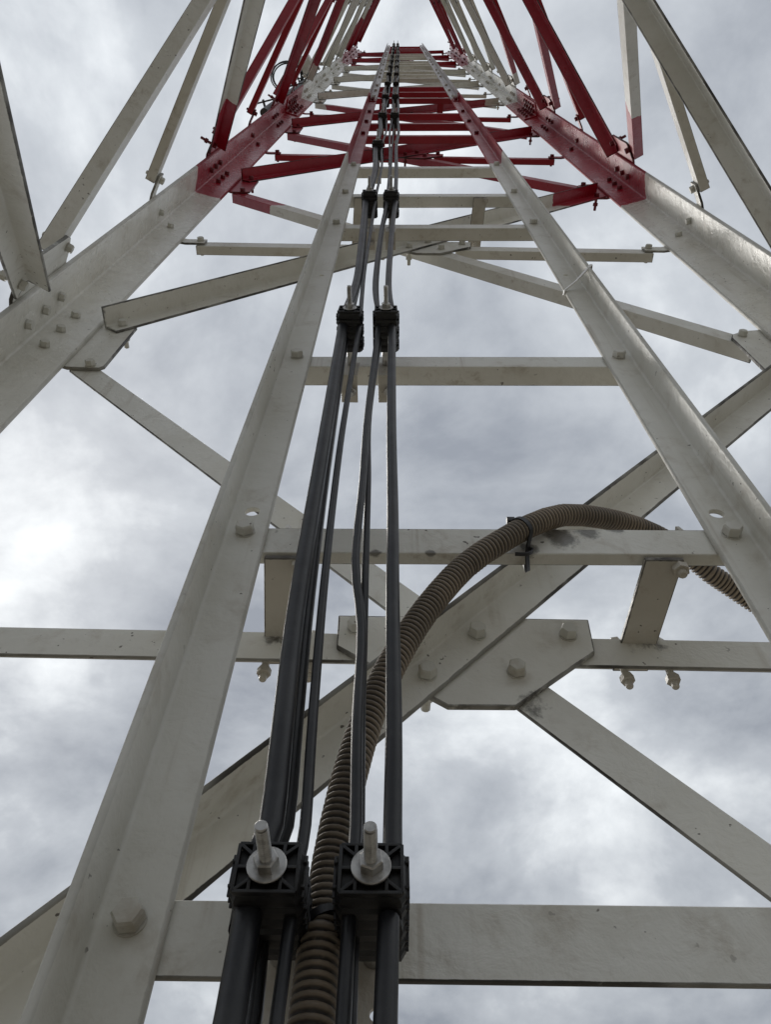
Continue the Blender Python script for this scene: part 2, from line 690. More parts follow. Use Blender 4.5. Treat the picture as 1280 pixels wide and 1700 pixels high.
class Face:
    def __init__(s, P, Q):
        s.P, s.Q = P, Q
        s.t = (Q - P).normalized()
        s.n = Vector((-s.t.y, s.t.x, 0))
        if s.n.dot(P - CEN) < 0:
            s.n = -s.n

    def pt(s, a, o, z):
        v = s.P + s.t * a + s.n * o
        return Vector((v.x, v.y, z))

    def end_map(s, a, o, z, side):
        """bent plate: follows the outer side of the leg flange (splayed 15 deg) and then the face plane. a measured from the leg"""
        ac = .074
        if a < ac:
            d = ac - a
            a2, o2 = ac - d * math.cos(SPL), -d * math.sin(SPL)
        else:
            a2, o2 = a, 0
        return s.pt(a2 if side == 0 else WID - a2, OG + o + o2, z)


OG = .0283                                # inner surface of gusset plates
GT = .006
DW, DT = .040, .0045
faces = [Face(PA, PB), Face(PB, PC), Face(PC, PA)]

# legs
legs = []
for P, f_out, f_in in ((PA, faces[0], faces[2]), (PB, faces[1], faces[0]), (PC, faces[2], faces[1])):
    # flange directions: along both adjacent faces, splayed outwards by 15 deg
    d1 = f_out.t * math.cos(SPL) + f_out.n * math.sin(SPL)
    d2 = -f_in.t * math.cos(SPL) + f_in.n * math.sin(SPL)
    heel = P - d1 * LEG_T - d2 * LEG_T
    # inner corner lies on P, outer heel is one thickness out
    a = Vector((heel.x, heel.y, GZ + .05))
    b = Vector((heel.x, heel.y, TOP))
    lg = link('leg', angle_mesh('leg', a, b, d1, d2, LEG_W, LEG_W, LEG_T, 60), M_LEG, tower, a)
    legs.append((lg, P, d1, d2))
    # splice angle inside the leg
    a2 = Vector((P.x, P.y, 4.66))
    b2 = Vector((P.x, P.y, 5.12))
    sp_ = link('splice_angle', angle_mesh('splice', a2, b2, d1, d2, .070, .070, .006), M_LEG, tower, a2)
    for zz in (4.72, 4.80, 4.88, 4.97, 5.05):
        for d, e_ in ((d1, d2), (d2, d1)):
            for q in (.024, .050):
                place_bolt(B_LEG, Vector((P.x, P.y, zz)) + d * q + e_ * .006, e_, M_BOLT, sp_, SMALL)
    # node bolts on both flanges, single strap bolts
    for k in range(KMIN, KMAX + 1):
        for dz in (-.073, 0, .073):
            for d, e_ in ((d1, d2), (d2, d1)):
                if GZ + .1 < Z_N + PITCHZ * k + dz < TOP - .02:
                    place_bolt(B_LEG, Vector((P.x, P.y, Z_N + PITCHZ * k + dz)) + d * .031, e_, M_BOLT, lg, SMALL)
        for d, e_ in ((d1, d2), (d2, d1)):
            place_bolt(B_LEG, Vector((P.x, P.y, Z_H + PITCHZ * k + .034)) + d * .030, e_, M_BOLT, lg, SMALL)

for fi, F in enumerate(faces):
    inn = -F.n
    for k in range(KMIN, KMAX + 1):
        zc_ = Z_H - .018 + PITCHZ * k           # crossing of the diagonals
        zh = Z_H + PITCHZ * k
        z_lo, z_hi = Z_N + PITCHZ * (k - 1), Z_N + PITCHZ * k
        low = k <= 0
        S0, S1 = .094, WID - .094
        slope = 1.12
        # front diagonal: rises from P to Q, on the inner side of the plates, perp flange at the upper edge pointing inwards
        d = (F.t * 1 + Vector((0, 0, slope))).normalized()
        up = (Vector((0, 0, 1)) - d * d.z).normalized()
        c0 = F.pt(S0, OG - .0003, zc_ + (S0 - WID / 2) * slope)
        c1 = F.pt(S1, OG - .0003, zc_ + (S1 - WID / 2) * slope)
        h = up * (DW / 2)
        me = angle_mesh('front', c0 + h, c1 + h, -up, inn, DW, DW, DT)
        fd = link('diagonal_brace', me, M_TOWER, tower, c0)
        # back diagonal: falls from P to Q, outside the plates, perp flange pointing outwards
        d2_ = (F.t * 1 - Vector((0, 0, slope))).normalized()
        up2 = (Vector((0, 0, 1)) - d2_ * d2_.z).normalized()
        b0 = F.pt(S0 - .002, OG + GT + .0003, zc_ - (S0 - WID / 2) * slope)
        b1 = F.pt(S1 + .002, OG + GT + .0003, zc_ - (S1 - WID / 2) * slope)
        hh = up2 * (DW / 2)
        if low:
            me = angle_mesh('back', b0 + hh, b1 + hh, -up2, F.n, DW, DW, DT)
        else:
            me = angle_mesh('back', b0 - hh, b1 - hh, up2, F.n, DW, .029, DT)
        bd = link('diagonal_brace', me, M_TOWER, tower, b0)
        # horizontals: two halves, behind the centre plate
        for (s0, s1) in ((.107, WID / 2 - .078), (WID / 2 + .078, WID - .107)):
            q0, q1 = F.pt(s0, OG + GT + .0003, zh), F.pt(s1, OG + GT + .0003, zh)
            if low:
                me = angle_mesh('hor', q0, q1, (0, 0, -1), F.n, .037, .037, DT)
            else:
                dz = Vector((0, 0, -DW))
                me = angle_mesh('hor', q0 + dz, q1 + dz, (0, 0, 1), F.n, DW, .022, DT)
            link('horizontal_brace', me, M_TOWER, tower, q0)
        # centre gusset
        cs = WID / 2
        poly = [(-.122, .019), (-.121, -.024), (-.100, -.040), (-.022, -.095), (.036, -.094), (.117, -.025), (.120, .020)]
        me = prism_mesh('gusset', [F.pt(cs + a, OG, zh + b) for a, b in poly], F.n, GT, .0012)
        gp = link('gusset_plate', me, M_TOWER, tower, F.pt(cs, OG, zh))
        for a, b, io in ((-.104, .0, OG), (.096, -.004, OG), (.041, -.054, OG), (-.046, .0415 - .012, OG)):
            if (a, b) == (-.046, .0415 - .012):
                continue
            place_bolt(B_PLATE, F.pt(cs + a, io, zh + b), inn, M_BOLT, gp, SMALL)
        for a in (-.040, .008):
            cc = F.pt(cs + a, OG - DT - .0003, zc_ + a * slope) - up * .002
            place_bolt(B_PLATE, cc, inn, M_BOLT, fd, SMALL)
        # leg gussets at the node on top of this panel
        for side in (0, 1):
            zn = z_hi
            if zn > TOP - .02:
                continue
            cols = [(.012, -.100, .115), (.050, -.106, .122), (.074, -.108, .126), (.100, -.110, .120), (.1275, -.110, .100), (.134, -.102, .085)]
            if zn + .13 > TOP:
                cols = [(a, b, min(c, .055)) for a, b, c in cols]
            V = []
            for a, lo, hi in cols:
                for o in (0, GT):
                    V += [F.end_map(a, o, zn + lo, side), F.end_map(a, o, zn + hi, side)]
            fc = []
            nc = len(cols)
            for i in range(nc - 1):
                q, w = i * 4, i * 4 + 4
                fc += [(q, q + 1, w + 1, w), (q + 2, w + 2, w + 3, q + 3), (q, w, w + 2, q + 2), (q + 1, q + 3, w + 3, w + 1)]
            fc += [(0, 2, 3, 1), ((nc - 1) * 4, (nc - 1) * 4 + 1, (nc - 1) * 4 + 3, (nc - 1) * 4 + 2)]
            me = bevelled(mesh_from('leg_gusset', V, fc), .001, region=F.n)
            lgp = link('gusset_plate', me, M_TOWER, tower, F.end_map(.07, 0, zn, side))
            # bolts to the diagonals: front ones sit on the brace, back ones on the plate
            s_ = .112
            zf = zc_ + PITCHZ + (s_ - WID / 2) * slope if side == 0 else zc_ + (WID / 2 - s_) * slope
            zb = zc_ + (WID / 2 - s_) * slope if side == 0 else zc_ + PITCHZ + (s_ - WID / 2) * slope
            sa = s_ if side == 0 else WID - s_
            place_bolt(B_PLATE, F.pt(sa, OG - DT - .0005, zf - .004), inn, M_BOLT, lgp, SMALL)
            place_bolt(B_PLATE, F.pt(sa, OG, zb + .012), inn, M_BOLT, lgp, SMALL)
        # bent straps that carry the horizontals
        for side in (0, 1):
            V = []
            cols = [(.014, -.001), (.050, -.001), (.066, -.001), (.080, .0), (.094, .0), (.128, .0)]
            for a, oo in cols:
                for o in (0, .0055):
                    V += [F.end_map(a, o, zh - .034, side), F.end_map(a, o, zh + .003, side)]
            nc = len(cols)
            fc = []
            for i in range(nc - 1):
                q, w = i * 4, i * 4 + 4
                fc += [(q, q + 1, w + 1, w), (q + 2, w + 2, w + 3, q + 3), (q, w, w + 2, q + 2), (q + 1, q + 3, w + 3, w + 1)]
            fc += [(0, 2, 3, 1), ((nc - 1) * 4, (nc - 1) * 4 + 1, (nc - 1) * 4 + 3, (nc - 1) * 4 + 2)]
            # strap rises a little towards the leg
            me = bevelled(mesh_from('strap', V, fc), .0008, inset=.0015, region=F.n)
            st = link('strap', me, M_TOWER, tower, F.end_map(.1, 0, zh, side))
            place_bolt(B_STRAP, F.end_map(.115, 0, zh - .014, side), inn, M_BOLT, st, SMALL)
far_bolts(tower, SMALL, M_BOLT)

# footings
for P, nm in ((PA, 'beneath the leg that carries the pipe and antenna'), (PB, 'beneath the leg beyond the corrugated conduit'), (PC, 'beneath the leg opposite the ladder')):
    c = P + (P - CEN).normalized() * .02
    o = link('concrete_footing', box_mesh('footing', (c.x, c.y, GZ + .0), .42, .42, .12, .012), M_CONCRETE, None, (c.x, c.y, GZ))
    tag(o, 'square concrete footing pad ' + nm, 'footing', 'concrete footings under the legs')

# ------------------------------------------------------------------ ladder
LY = .400                                  # front face of the rail flanges
XL_IN, XR_IN = -.1196, .2840
RF = .0375                                 # clear flange width
RT = .005
RW = RF + RT
L_TOP = 12.72
RUNGS = [-1.35, -.96, -.57, -.155, .2400, .602, 1.032, 1.835, 2.188, 2.622, 3.36, 3.75, 4.14, 4.92, 5.31, 5.70, 6.48, 6.87, 7.26, 8.04, 8.43, 8.82,
         9.60, 9.99, 10.38, 11.16, 11.55, 11.94, 12.62]
ladder = thing('ladder', 'narrow steel angle ladder, white below and red higher up, fixed inside the mast', 'ladder', (.08, LY, GZ + .0))
FARL = []
MID_ = 4.745
rails = []
for x_in, sgn in ((XL_IN, -1), (XR_IN, 1)):
    xo = x_in + sgn * RW                   # outer heel
    for z0, z1, ho in ((GZ + .01, MID_, 0), (MID_ + .004, L_TOP, .0)):
        a, b = Vector((xo, LY + RT, z0)), Vector((xo, LY + RT, z1))
        me = angle_mesh('rail', a, b, (-sgn, 0, 0), (0, -1, 0), RW, RW - .002, RT, 30)
        if z0 < 0:
            hx = x_in + sgn * .0185
            me = drill(me, [(Vector((hx, LY, zz)), (0, 1, 0), .0075) for zz in (.622, -.4)] + [(Vector((hx, LY, 1.413)), (0, 1, 0), .0045)])
        rl = link('rail', me, M_RAIL, ladder, a)
        rails.append(rl)
        for zr in RUNGS:
            if z0 < zr < z1:
                place_bolt(B_RUNG, Vector((x_in + sgn * .0195, LY, zr - .015)), (0, -1, 0), M_RBOLT, rl, FARL)
    # joint cover at the splice
    a = Vector((xo - sgn * RT, LY, MID_ - .11))
    b = Vector((xo - sgn * RT, LY, MID_ + .11))
    jp = link('joint_angle', angle_mesh('joint', a, b, (-sgn, 0, 0), (0, -1, 0), RF - .004, RW - RT - .006, .005), M_RAIL, ladder, a)
    for zz in (-.08, -.03, .03, .08):
        place_bolt(B_RUNG, Vector((x_in + sgn * .0195, LY - .005, MID_ + zz)), (0, -1, 0), M_RBOLT, jp, FARL)
x0r, x1r = XL_IN - RF + .004, XR_IN + RF - .004
for i, zr in enumerate(RUNGS):
    y = LY + RT + .0004
    if zr < .5:
        # plain edge towards the climber, flange on top pointing away
        me = angle_mesh('rung', (x0r, y, zr), (x1r, y, zr), (0, 0, -1), (0, 1, 0), .0405, .036, .006)
    elif zr < 1.0:
        # vertical flange towards the climber, narrow lip at the bottom
        me = angle_mesh('rung', (x0r, y, zr - .039), (x1r, y, zr - .039), (0, 0, 1), (0, 1, 0), .039, .013, .005)
    else:
        me = angle_mesh('rung', (x0r, y, zr - .036), (x1r, y, zr - .036), (0, 0, 1), (0, 1, 0), .036, .028, .004)
    link('rung', me, M_RUNG, ladder, (x0r, y, zr))
far_bolts(ladder, FARL, M_RBOLT)

# brackets from the rungs back to the horizontals of the mast
FA = faces[0]
for zr, xs in ((.602, (-.101, .236)), (2.188, (-.098, .213)), (5.0, (-.09, .24)), (-.9, (-.1, .236))):
    for xb in xs:
        xs_ = xb
        yb = (PA.y + PB.y) / 2 + .02
        zt = zr - .0415
        wx = .017
        dx = -.010
        yk = PA.y + (xb - PA.x) * (PB.y - PA.y) / (PB.x - PA.x) + OG + GT + .035
        if zr > 1:
            zt = zr - .0385
        me = prism_mesh('bracket', [(xb - wx, LY + .0065, zt), (xb + wx, LY + .0065, zt), (xb + wx + dx, yk, zt - .004), (xb - wx + dx, yk, zt - .004)], (0, 0, -1), .005, .0008)
        br = link('support_bracket', me, M_BRACKET, ladder, (xb, LY, zt))
        place_bolt(B_CLIP, Vector((xb + .014, LY + .014, zt + .007)), (0, 0, 1), M_BRACKET, br)
        for ddx in (-.012, .030) if zr < 1 else (0,):
            place_bolt(B_LONG, Vector((xb + dx + ddx, yk - .016, zt + .008)), (0, 0, 1), M_BRACKET, br)
# small angle clips standing on rung with the conduit
for xb, sg in ((-.096, 1), (.262, -1)):
    zt = .602
    V = [(xb - .013, LY + .012, zt - .002), (xb + .016, LY + .012, zt - .002), (xb + .016, LY + .045, zt + .001), (xb - .013, LY + .045, zt + .001)]
    me1 = prism_mesh('clip', V, (0, 0, 1), .004, .0006)
    xs_ = xb - .013 if sg > 0 else xb + .014
    V = [(xs_, LY + .014, zt + .003), (xs_ + .002, LY + .045, zt + .003), (xs_ + .002, LY + .036, zt + .034), (xs_, LY + .024, zt + .034)]
    me2 = prism_mesh('clip', V, (sg, 0, 0), .004, .0006)
    link('angle_clip', no_wear(join('clip', [me1, me2])), M_BRACKET, ladder, (xb, LY, zt))

# ------------------------------------------------------------------ cable clamps
CL_X = {0: -.0580, 1: -.0110}
CL_W, CL_H, CL_D = .0325, .0270, .0174
Y_FRONT = .3265


def block_mesh(yf, front):
    """one plastic half shell: chamfered body with ribs; the front one has an open truss face"""
    w, h, d = CL_W / 2, CL_H / 2, CL_D
    c = .0042
    out_ = [(-w + c, h), (w - c, h), (w, h - c), (w, -h + c), (w - c * .6, -h), (-w + c * .6, -h), (-w, -h + c), (-w, h - c)]
    yw = [(0.0, .90), (.0035, 1.0), (d * .36, 1.0), (d * .5, .90), (d * .64, 1.0), (d - .0015, 1.0), (d - .0004, .93)]
    V, F_ = [], []
    n = len(out_)
    for y, s in yw:
        for a, b in out_:
            V.append((a * s, yf + y, b * s))
    for i in range(len(yw) - 1):
        for k in range(n):
            q = (k + 1) % n
            F_.append((i * n + k, i * n + q, (i + 1) * n + q, (i + 1) * n + k))
    F_.append(tuple(range(n)))
    F_.append(tuple(range((len(yw) - 1) * n, len(yw) * n)))
    ms = [mesh_from('b', V, F_)]
    if front:
        # raised frame and diagonal ribs
        t = .0016
        w2, h2 = w * .86, h * .86
        segs = [((-w2, h2), (w2, h2)), ((-w2, -h2), (w2, -h2)), ((-w2, -h2), (-w2, h2)), ((w2, -h2), (w2, h2)),
                ((-w2, -h2), (w2, h2)), ((-w2, h2), (w2, -h2)), ((-w2, 0), (w2, 0)), ((-w2 * .5, -h2), (-w2 * .5, h2)), ((w2 * .5, -h2), (w2 * .5, h2))]
        for (ax, az), (bx, bz) in segs:
            dv = Vector((bx - ax, 0, bz - az)).normalized()
            nv = Vector((dv.z, 0, -dv.x)) * (t / 2)
            A_, B_ = Vector((ax, yf, az)), Vector((bx, yf, bz))
            ms.append(prism_mesh('r', [A_ - nv, B_ - nv, B_ + nv, A_ + nv], (0, -1, 0), .0032, .0003))
        # ribs on both cheeks
    for s in (-1, 1):
        for q in (.25, .5, .75):
            ms.append(box_mesh('r', (s * w, yf + d * q, 0), .0022, .0014, h * 1.5, .0003))
        for zz in (-.45, .45):
            ms.append(box_mesh('r', (s * w, yf + d * .5, h * zz), .0022, d * .8, .0014, .0003))
    return join('clamp_block', ms)


def make_clamp(label, group):
    root = thing('cable_clamp', label, 'cable clamp', (0, LY, 0), group)
    WO[root] = Vector((0, 0, 0))
    for i in range(3):
        link('clamp_block', block_mesh(Y_FRONT + i * CL_D, i == 0), M_CLAMP, root, (0, 0, 0), 28)
    link('washer', lathe('w', (0, Y_FRONT - .0034, 0), (0, -1, 0), [(0, .0087), (.0003, .0091), (.0012, .0091), (.0015, .0087)], 28), M_STEEL, root)
    link('nut', lathe('n', (0, Y_FRONT - .0049, 0), (0, -1, 0), [(0, .0058), (.005, .0058), (.0056, .005)], 6), M_STEEL, root)
    prof = [(0, .0029)]
    for i in range(19):
        prof += [(.0008 + i * .0014, .0032), (.0015 + i * .0014, .0028)]
    prof += [(.0283, .0030), (.0288, .0025)]
    link('stud', lathe('s', (0, Y_FRONT - .004, 0), (0, -1, 0), prof, 14), M_STEEL, root)
    link('standoff', lathe('so', (0, Y_FRONT + 3 * CL_D - .001, 0), (0, 1, 0), [(0, .0055), (LY - Y_FRONT - 3 * CL_D + .0012, .0055)], 12), M_STEEL, root)
    # hanger plate on the front of the rung with hole and small bolt
    pl = prism_mesh('hp', [(-.011, LY + .0005, -.036), (.011, LY + .0005, -.036), (.011, LY + .0005, .008), (-.011, LY + .0005, .008)], (0, 1, 0), .0032, .0005)
    pl = drill(pl, [(Vector((.002, LY, -.026)), (0, 1, 0), .0034)])
    hk = prism_mesh('hp', [(-.011, LY + .0036, -.036), (.011, LY + .0036, -.036), (.011, LY + .040, -.036), (-.011, LY + .040, -.036)], (0, 0, 1), .003, .0005)
    link('hanger_plate', no_wear(join('hp', [pl, hk])), M_BRACKET, root)
    link('set_screw', lathe('ss', (.003, LY + .022, -.036), (0, 0, -1), [(0, .004), (.002, .004), (.0021, .0065), (.007, .0065), (.0071, .0036), (.014, .0034)], 10), M_STEEL, root)
    return root


def dup(root, loc, label, group):
    r_ = root.copy()
    COL.objects.link(r_)
    r_.location = loc
    r_['label'] = label
    r_['group'] = group
    for ch in [c for c in bpy.data.objects if c.parent == root]:
        c = ch.copy()
        COL.objects.link(c)
        c.parent = r_
        if ch.name.startswith('nut'):
            c.rotation_euler.y = random.uniform(0, 1)
    r_.rotation_euler.y = random.uniform(-.045, .045)
    return r_


CGRP = 'black cable clamps up the ladder'
proto = make_clamp('x', CGRP)
CLAMP_ROWS = [(.2385, 'on the rung beside the conduit'), (1.019, 'on the rung above the conduit loop'), (1.811, 'two rungs below the highest white rung'),
              (2.594, 'on the highest white rung')]
UPROW = ['the lowest red rung', 'the third red rung up', 'the fourth red rung, above the rail joints', 'the topmost rung of the red band', 'the first pale rung above the red band',
         'the third pale rung above the red band', 'the fourth pale rung above the red band', 'the sixth pale rung above the red band', 'the seventh pale rung above the red band', 'the ninth pale rung above the red band', 'the first red rung of the topmost band']
first = True
SIDE = {0: 'holding the thickest cable', 1: 'holding the medium cable'}
rows = [.2385, 1.019, 1.811, 2.594, 3.36, 4.14, 4.92, 5.70, 6.48, 7.26, 8.04, 8.82, 9.60, 10.38, 11.16]
for i, zr in enumerate(rows):
    for s in (0, 1):
        if i == 3 and s == 1:
            continue
        zloc = zr - .031 if i == 0 else zr - .028
        if i < 4:
            lab = 'black cable clamp %s, %s' % (SIDE[s], CLAMP_ROWS[i][1])
        else:
            lab = 'black cable clamp %s, on %s' % (SIDE[s], UPROW[i - 4])
        loc = (CL_X[s] + (0 if i == 0 else -.0045), 0, zloc)
        if first:
            proto.location = loc
            proto['label'] = lab
            first = False
        else:
            dup(proto, loc, lab, CGRP)
L1 = proto['label']

# ------------------------------------------------------------------ cables
def cable(px, rad, label, down, up, seg=14):
    """px: list of (px, py, Y) or ('w', x, y, z)"""
    pts = []
    for q in px:
        pts.append(Vector(q[1:]) if q[0] == 'w' else at_y(*q))
    pts.sort(key=lambda v: v.z)
    low = pts[0]
    pre = [Vector((low.x + down[0], low.y + down[1], GZ + .02)), Vector((low.x + down[0] * .8, low.y + down[1] * .8, -1.0)), Vector((low.x + down[0] * .3, low.y + down[1] * .3, low.z - .4))]
    post = []
    for j, zr in enumerate(rows[3:]):
        z = zr - .02
        wob = up[2]
        post.append(Vector((up[0] + random.uniform(-1, 1) * wob * .3, up[1], z)))
        post.append(Vector((up[0] + random.uniform(-1, 1) * wob, up[1] + random.uniform(-.6, 1) * wob * .6, z + .40)))
    path = catmull(pre + pts + post, .02)
    o = link('cable', tube('cable', path, rad, seg), M_CABLE, None, (path[0].x, path[0].y, GZ + .02))
    tag(o, label, 'cable', 'black cables clamped to the ladder')
    return o


# at clamps the cables run through the joints between the blocks
Y1, Y2 = Y_FRONT + CL_D, Y_FRONT + 2 * CL_D
cable([(384, 1680, Y1 - .012), ('w', -.0680, Y1, .190), ('w', -.0675, Y1, .225), (450, 1370, Y1 + .002), (470, 1200, Y1 + .005), (492, 1010, Y1 + .006), (523, 820, Y1 + .004), (545, 690, Y1),
       ('w', -.0715, Y1, .96), ('w', -.0715, Y1, 1.02), (592, 470, Y1 + .004), (600, 410, Y1 + .003), ('w', -.070, Y1, 1.75), ('w', -.070, Y1, 1.83), (622, 285, Y1)],
      .0066, 'thickest black cable, glossy, running up beside the white ladder rail', (-.02, -.03), (-.070, Y1, .010), 18)
cable([(420, 1680, Y2 + .006), ('w', -.0655, Y2, .185), ('w', -.0655, Y2, .225), (474, 1370, Y2), (492, 1190, Y2 - .003), (513, 990, Y2 - .004), (538, 800, Y2 - .004), (557, 670, Y2 - .003),
       ('w', -.0690, Y2, .96), ('w', -.0690, Y2, 1.02), (596, 465, Y2), (604, 405, Y2), ('w', -.069, Y2, 1.75), ('w', -.069, Y2, 1.83), (626, 280, Y2)],
      .0046, 'black cable tucked behind the thickest cable for its whole run', (-.02, .0), (-.069, Y2, .008))
cable([(461, 1680, Y1 - .004), ('w', -.0470, Y1 + .002, .190), ('w', -.0470, Y1 + .002, .225), (507, 1370, Y1 + .004), (520, 1180, Y1 + .006), (540, 950, Y1 + .006), (562, 760, Y1 + .004), (577, 660, Y1),
       ('w', -.0505, Y1, .96), ('w', -.0505, Y1, 1.02), (605, 450, Y1 + .003), (616, 380, Y1), ('w', -.0500, Y1, 1.75), ('w', -.0500, Y1, 1.83), (634, 275, Y1)],
      .0031, 'thin black cable between the thickest cable and the corrugated conduit', (.0, -.01), (-.050, Y1, .008))
cable([(570, 1690, Y1 - .006), ('w', -.0205, Y1, .190), ('w', -.0205, Y1, .225), (591, 1370, Y1 + .002), (593, 1200, Y1 + .004), (600, 1040, Y1 + .006), (590, 930, Y1 + .006), (602, 800, Y1 + .004), (610, 690, Y1 + .002),
       ('w', -.0255, Y1, .96), ('w', -.0255, Y1, 1.02), (622, 470, Y1 + .002), (633, 380, Y1), ('w', -.0245, Y1, 1.75), ('w', -.0245, Y1, 1.83), (647, 280, Y1)],
      .0033, 'slim black cable crossing in front of the corrugated conduit, bowed midway', (.01, -.01), (-.0245, Y1, .008))
cable([(582, 1690, Y2 - .002), ('w', -.0195, Y2 - .002, .190), ('w', -.0195, Y2 - .002, .225), (597, 1370, Y2 - .004), (599, 1200, Y2 - .006), (604, 1040, Y2 - .004), (607, 930, Y2 - .006), (611, 800, Y2 - .006), (613, 690, Y2 - .004),
       ('w', -.0240, Y2, .96), ('w', -.0240, Y2, 1.02), (626, 470, Y2), (636, 380, Y2), ('w', -.0230, Y2, 1.75), ('w', -.0230, Y2, 1.83), (649, 280, Y2)],
      .0029, 'thin black cable that parts from the bowed cable above the conduit', (.012, 0), (-.023, Y2, .008))
cable([(640, 1690, Y1 - .014), ('w', -.0015, Y1, .190), ('w', -.0015, Y1, .225), (652, 1370, Y1 + .002), (654, 1200, Y1 + .003), (652, 1000, Y1 + .004), (652, 850, Y1 + .004), (650, 700, Y1 + .002),
       ('w', -.0075, Y1, .96), ('w', -.0075, Y1, 1.02), (645, 470, Y1 + .002), (651, 380, Y1), ('w', -.0065, Y1, 1.75), ('w', -.0065, Y1, 1.83), (658, 285, Y1)],
      .0049, 'straight medium black cable with grey sheen, farthest from the thickest cable', (.02, -.02), (-.0060, Y1, .012), 16)

# ------------------------------------------------------------------ corrugated conduit
cpx = [(518, 1690, .366), (531, 1590, .372), (541, 1510, .376), (551, 1430, .379), (577, 1300, .381), (613, 1185, .382), (655, 1095, .383), (708, 1012, .384), (772, 940, .385),
       (830, 900, .386), (880, 873, .390), (935, 855, .399), (1000, 860, .420), (1062, 876, .445), (1120, 905, .470), (1180, 952, .492), (1240, 992, .510)]
cpts = [at_y(*q) for q in cpx]
lo = cpts[0]
pre = [Vector((-.06, .345, GZ + .02)), Vector((-.05, .35, -1.0)), Vector((-.04, .36, -.25))]
hi = cpts[-1]
post = [hi + Vector((.07, .03, -.06)), hi + Vector((.13, .07, -.22)), hi + Vector((.16, .10, -.6)), Vector((hi.x + .16, hi.y + .12, GZ + .02))]
cpath = catmull(pre + cpts + post, .02)
# resample evenly at 1/6 of the corrugation pitch
PIT = .0045
dense, acc = [], 0.0
prev = cpath[0]
dense.append(prev)
STEP = PIT / 6
need = STEP
for q in cpath[1:]:
    seg_v = q - prev
    ln = seg_v.length
    pos = 0.0
    while ln - pos >= need:
        pos += need
        dense.append(prev + seg_v * (pos / ln))
        need = STEP
    need -= ln - pos
    prev = q
CR = .0108
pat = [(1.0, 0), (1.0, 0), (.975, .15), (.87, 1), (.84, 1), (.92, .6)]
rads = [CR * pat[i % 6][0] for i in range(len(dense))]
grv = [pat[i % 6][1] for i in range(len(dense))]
# keep detail only where it can be seen: thin the hidden ends
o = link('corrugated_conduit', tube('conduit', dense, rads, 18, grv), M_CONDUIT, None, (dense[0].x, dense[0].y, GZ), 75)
tag(o, 'dusty grey-brown corrugated flexible conduit looping over a white rung', 'conduit')


# ------------------------------------------------------------------ ties
def band(path, w, t, axis_of):
    """flat strip following path; axis_of gives the width direction"""
    V, F_ = [], []
    n = len(path)
    for i in range(n):
        T = (path[min(i + 1, n - 1)] - path[max(i - 1, 0)]).normalized()
        ax = (axis_of - T * axis_of.dot(T)).normalized()
        nn = T.cross(ax)
        for a, b in ((-1, -1), (1, -1), (1, 1), (-1, 1)):
            V.append(path[i] + ax * (a * w / 2) + nn * (b * t / 2))
    for i in range(n - 1):
        for k in range(4):
            q = (k + 1) % 4
            F_.append((i * 4 + k, i * 4 + q, (i + 1) * 4 + q, (i + 1) * 4 + k))
    F_.append((0, 1, 2, 3))
    F_.append(tuple(range((n - 1) * 4, n * 4)))
    return mesh_from('band', V, F_)


# tie binding conduit to rung: a loop around both
cA = at_y(866, 879, .3885)
axc = (at_y(895, 866, .391) - at_y(835, 897, .3865)).normalized()
loop = []
side_v = axc.cross(Vector((0, 1, 0))).normalized()
if side_v.z < 0:
    side_v = -side_v
out_v = Vector((0, -1, 0))
for k in range(0, 15):
    a = R(-70 + 250 * k / 14)
    loop.append(cA + (out_v * math.cos(a) + side_v * math.sin(a)) * .0112)
loop += [Vector((cA.x + .004, LY + .014, .597)), Vector((cA.x + .006, LY + .023, .575)), Vector((cA.x + .006, LY + .020, .5575)), Vector((cA.x + .004, LY + .000, .5590)), loop[0]]
tie = thing('cable_tie', 'black cable tie binding the conduit to the white rung it loops over', 'cable tie', cA, 'black cable ties')
link('tie_loop', band(catmull(loop, .003), .0046, .0014, axc), M_TIE, tie, cA)
hd = cA + side_v * .0125 + out_v * .003
link('tie_head', box_mesh('hd', hd, .0075, .006, .0065, .0008), M_TIE, tie, hd)
tl = catmull([Vector((cA.x + .006, LY + .001, .566)), Vector((cA.x + .008, LY - .003, .556)), Vector((cA.x + .003, LY - .003, .551)), Vector((cA.x - .008, LY - .002, .552))], .002)
link('tie_tail', band(tl, .0036, .0012, Vector((0, 1, 0.2))), M_TIE, tie, tl[0])
# tie between the clamps around the conduit at the lower rung
cB = at_y(538, 1535, .375)
ax2 = (at_y(551, 1430, .379) - at_y(531, 1590, .372)).normalized()
ax2 = (ax2 + Vector((-.45, 0, 0))).normalized()
u2 = ax2.cross(Vector((0, 1, 0))).normalized()
v2 = ax2.cross(u2).normalized()
lp = [cB + (u2 * math.cos(R(a)) * 1.0 + v2 * math.sin(R(a))) * .0112 for a in range(0, 361, 15)]
tie2 = thing('cable_tie', 'black cable tie slanting round the conduit between two clamps', 'cable tie', cB, 'black cable ties')
link('tie_loop', band(lp, .0042, .0014, ax2), M_TIE, tie2, cB)
lk = catmull([cB + u2 * .010 + v2 * .006, cB + Vector((-.016, -.004, .004)), Vector((CL_X[0] + .014, .352, .212))], .003)
link('tie_tail', band(lk, .0042, .0014, ax2), M_TIE, tie2, cB)
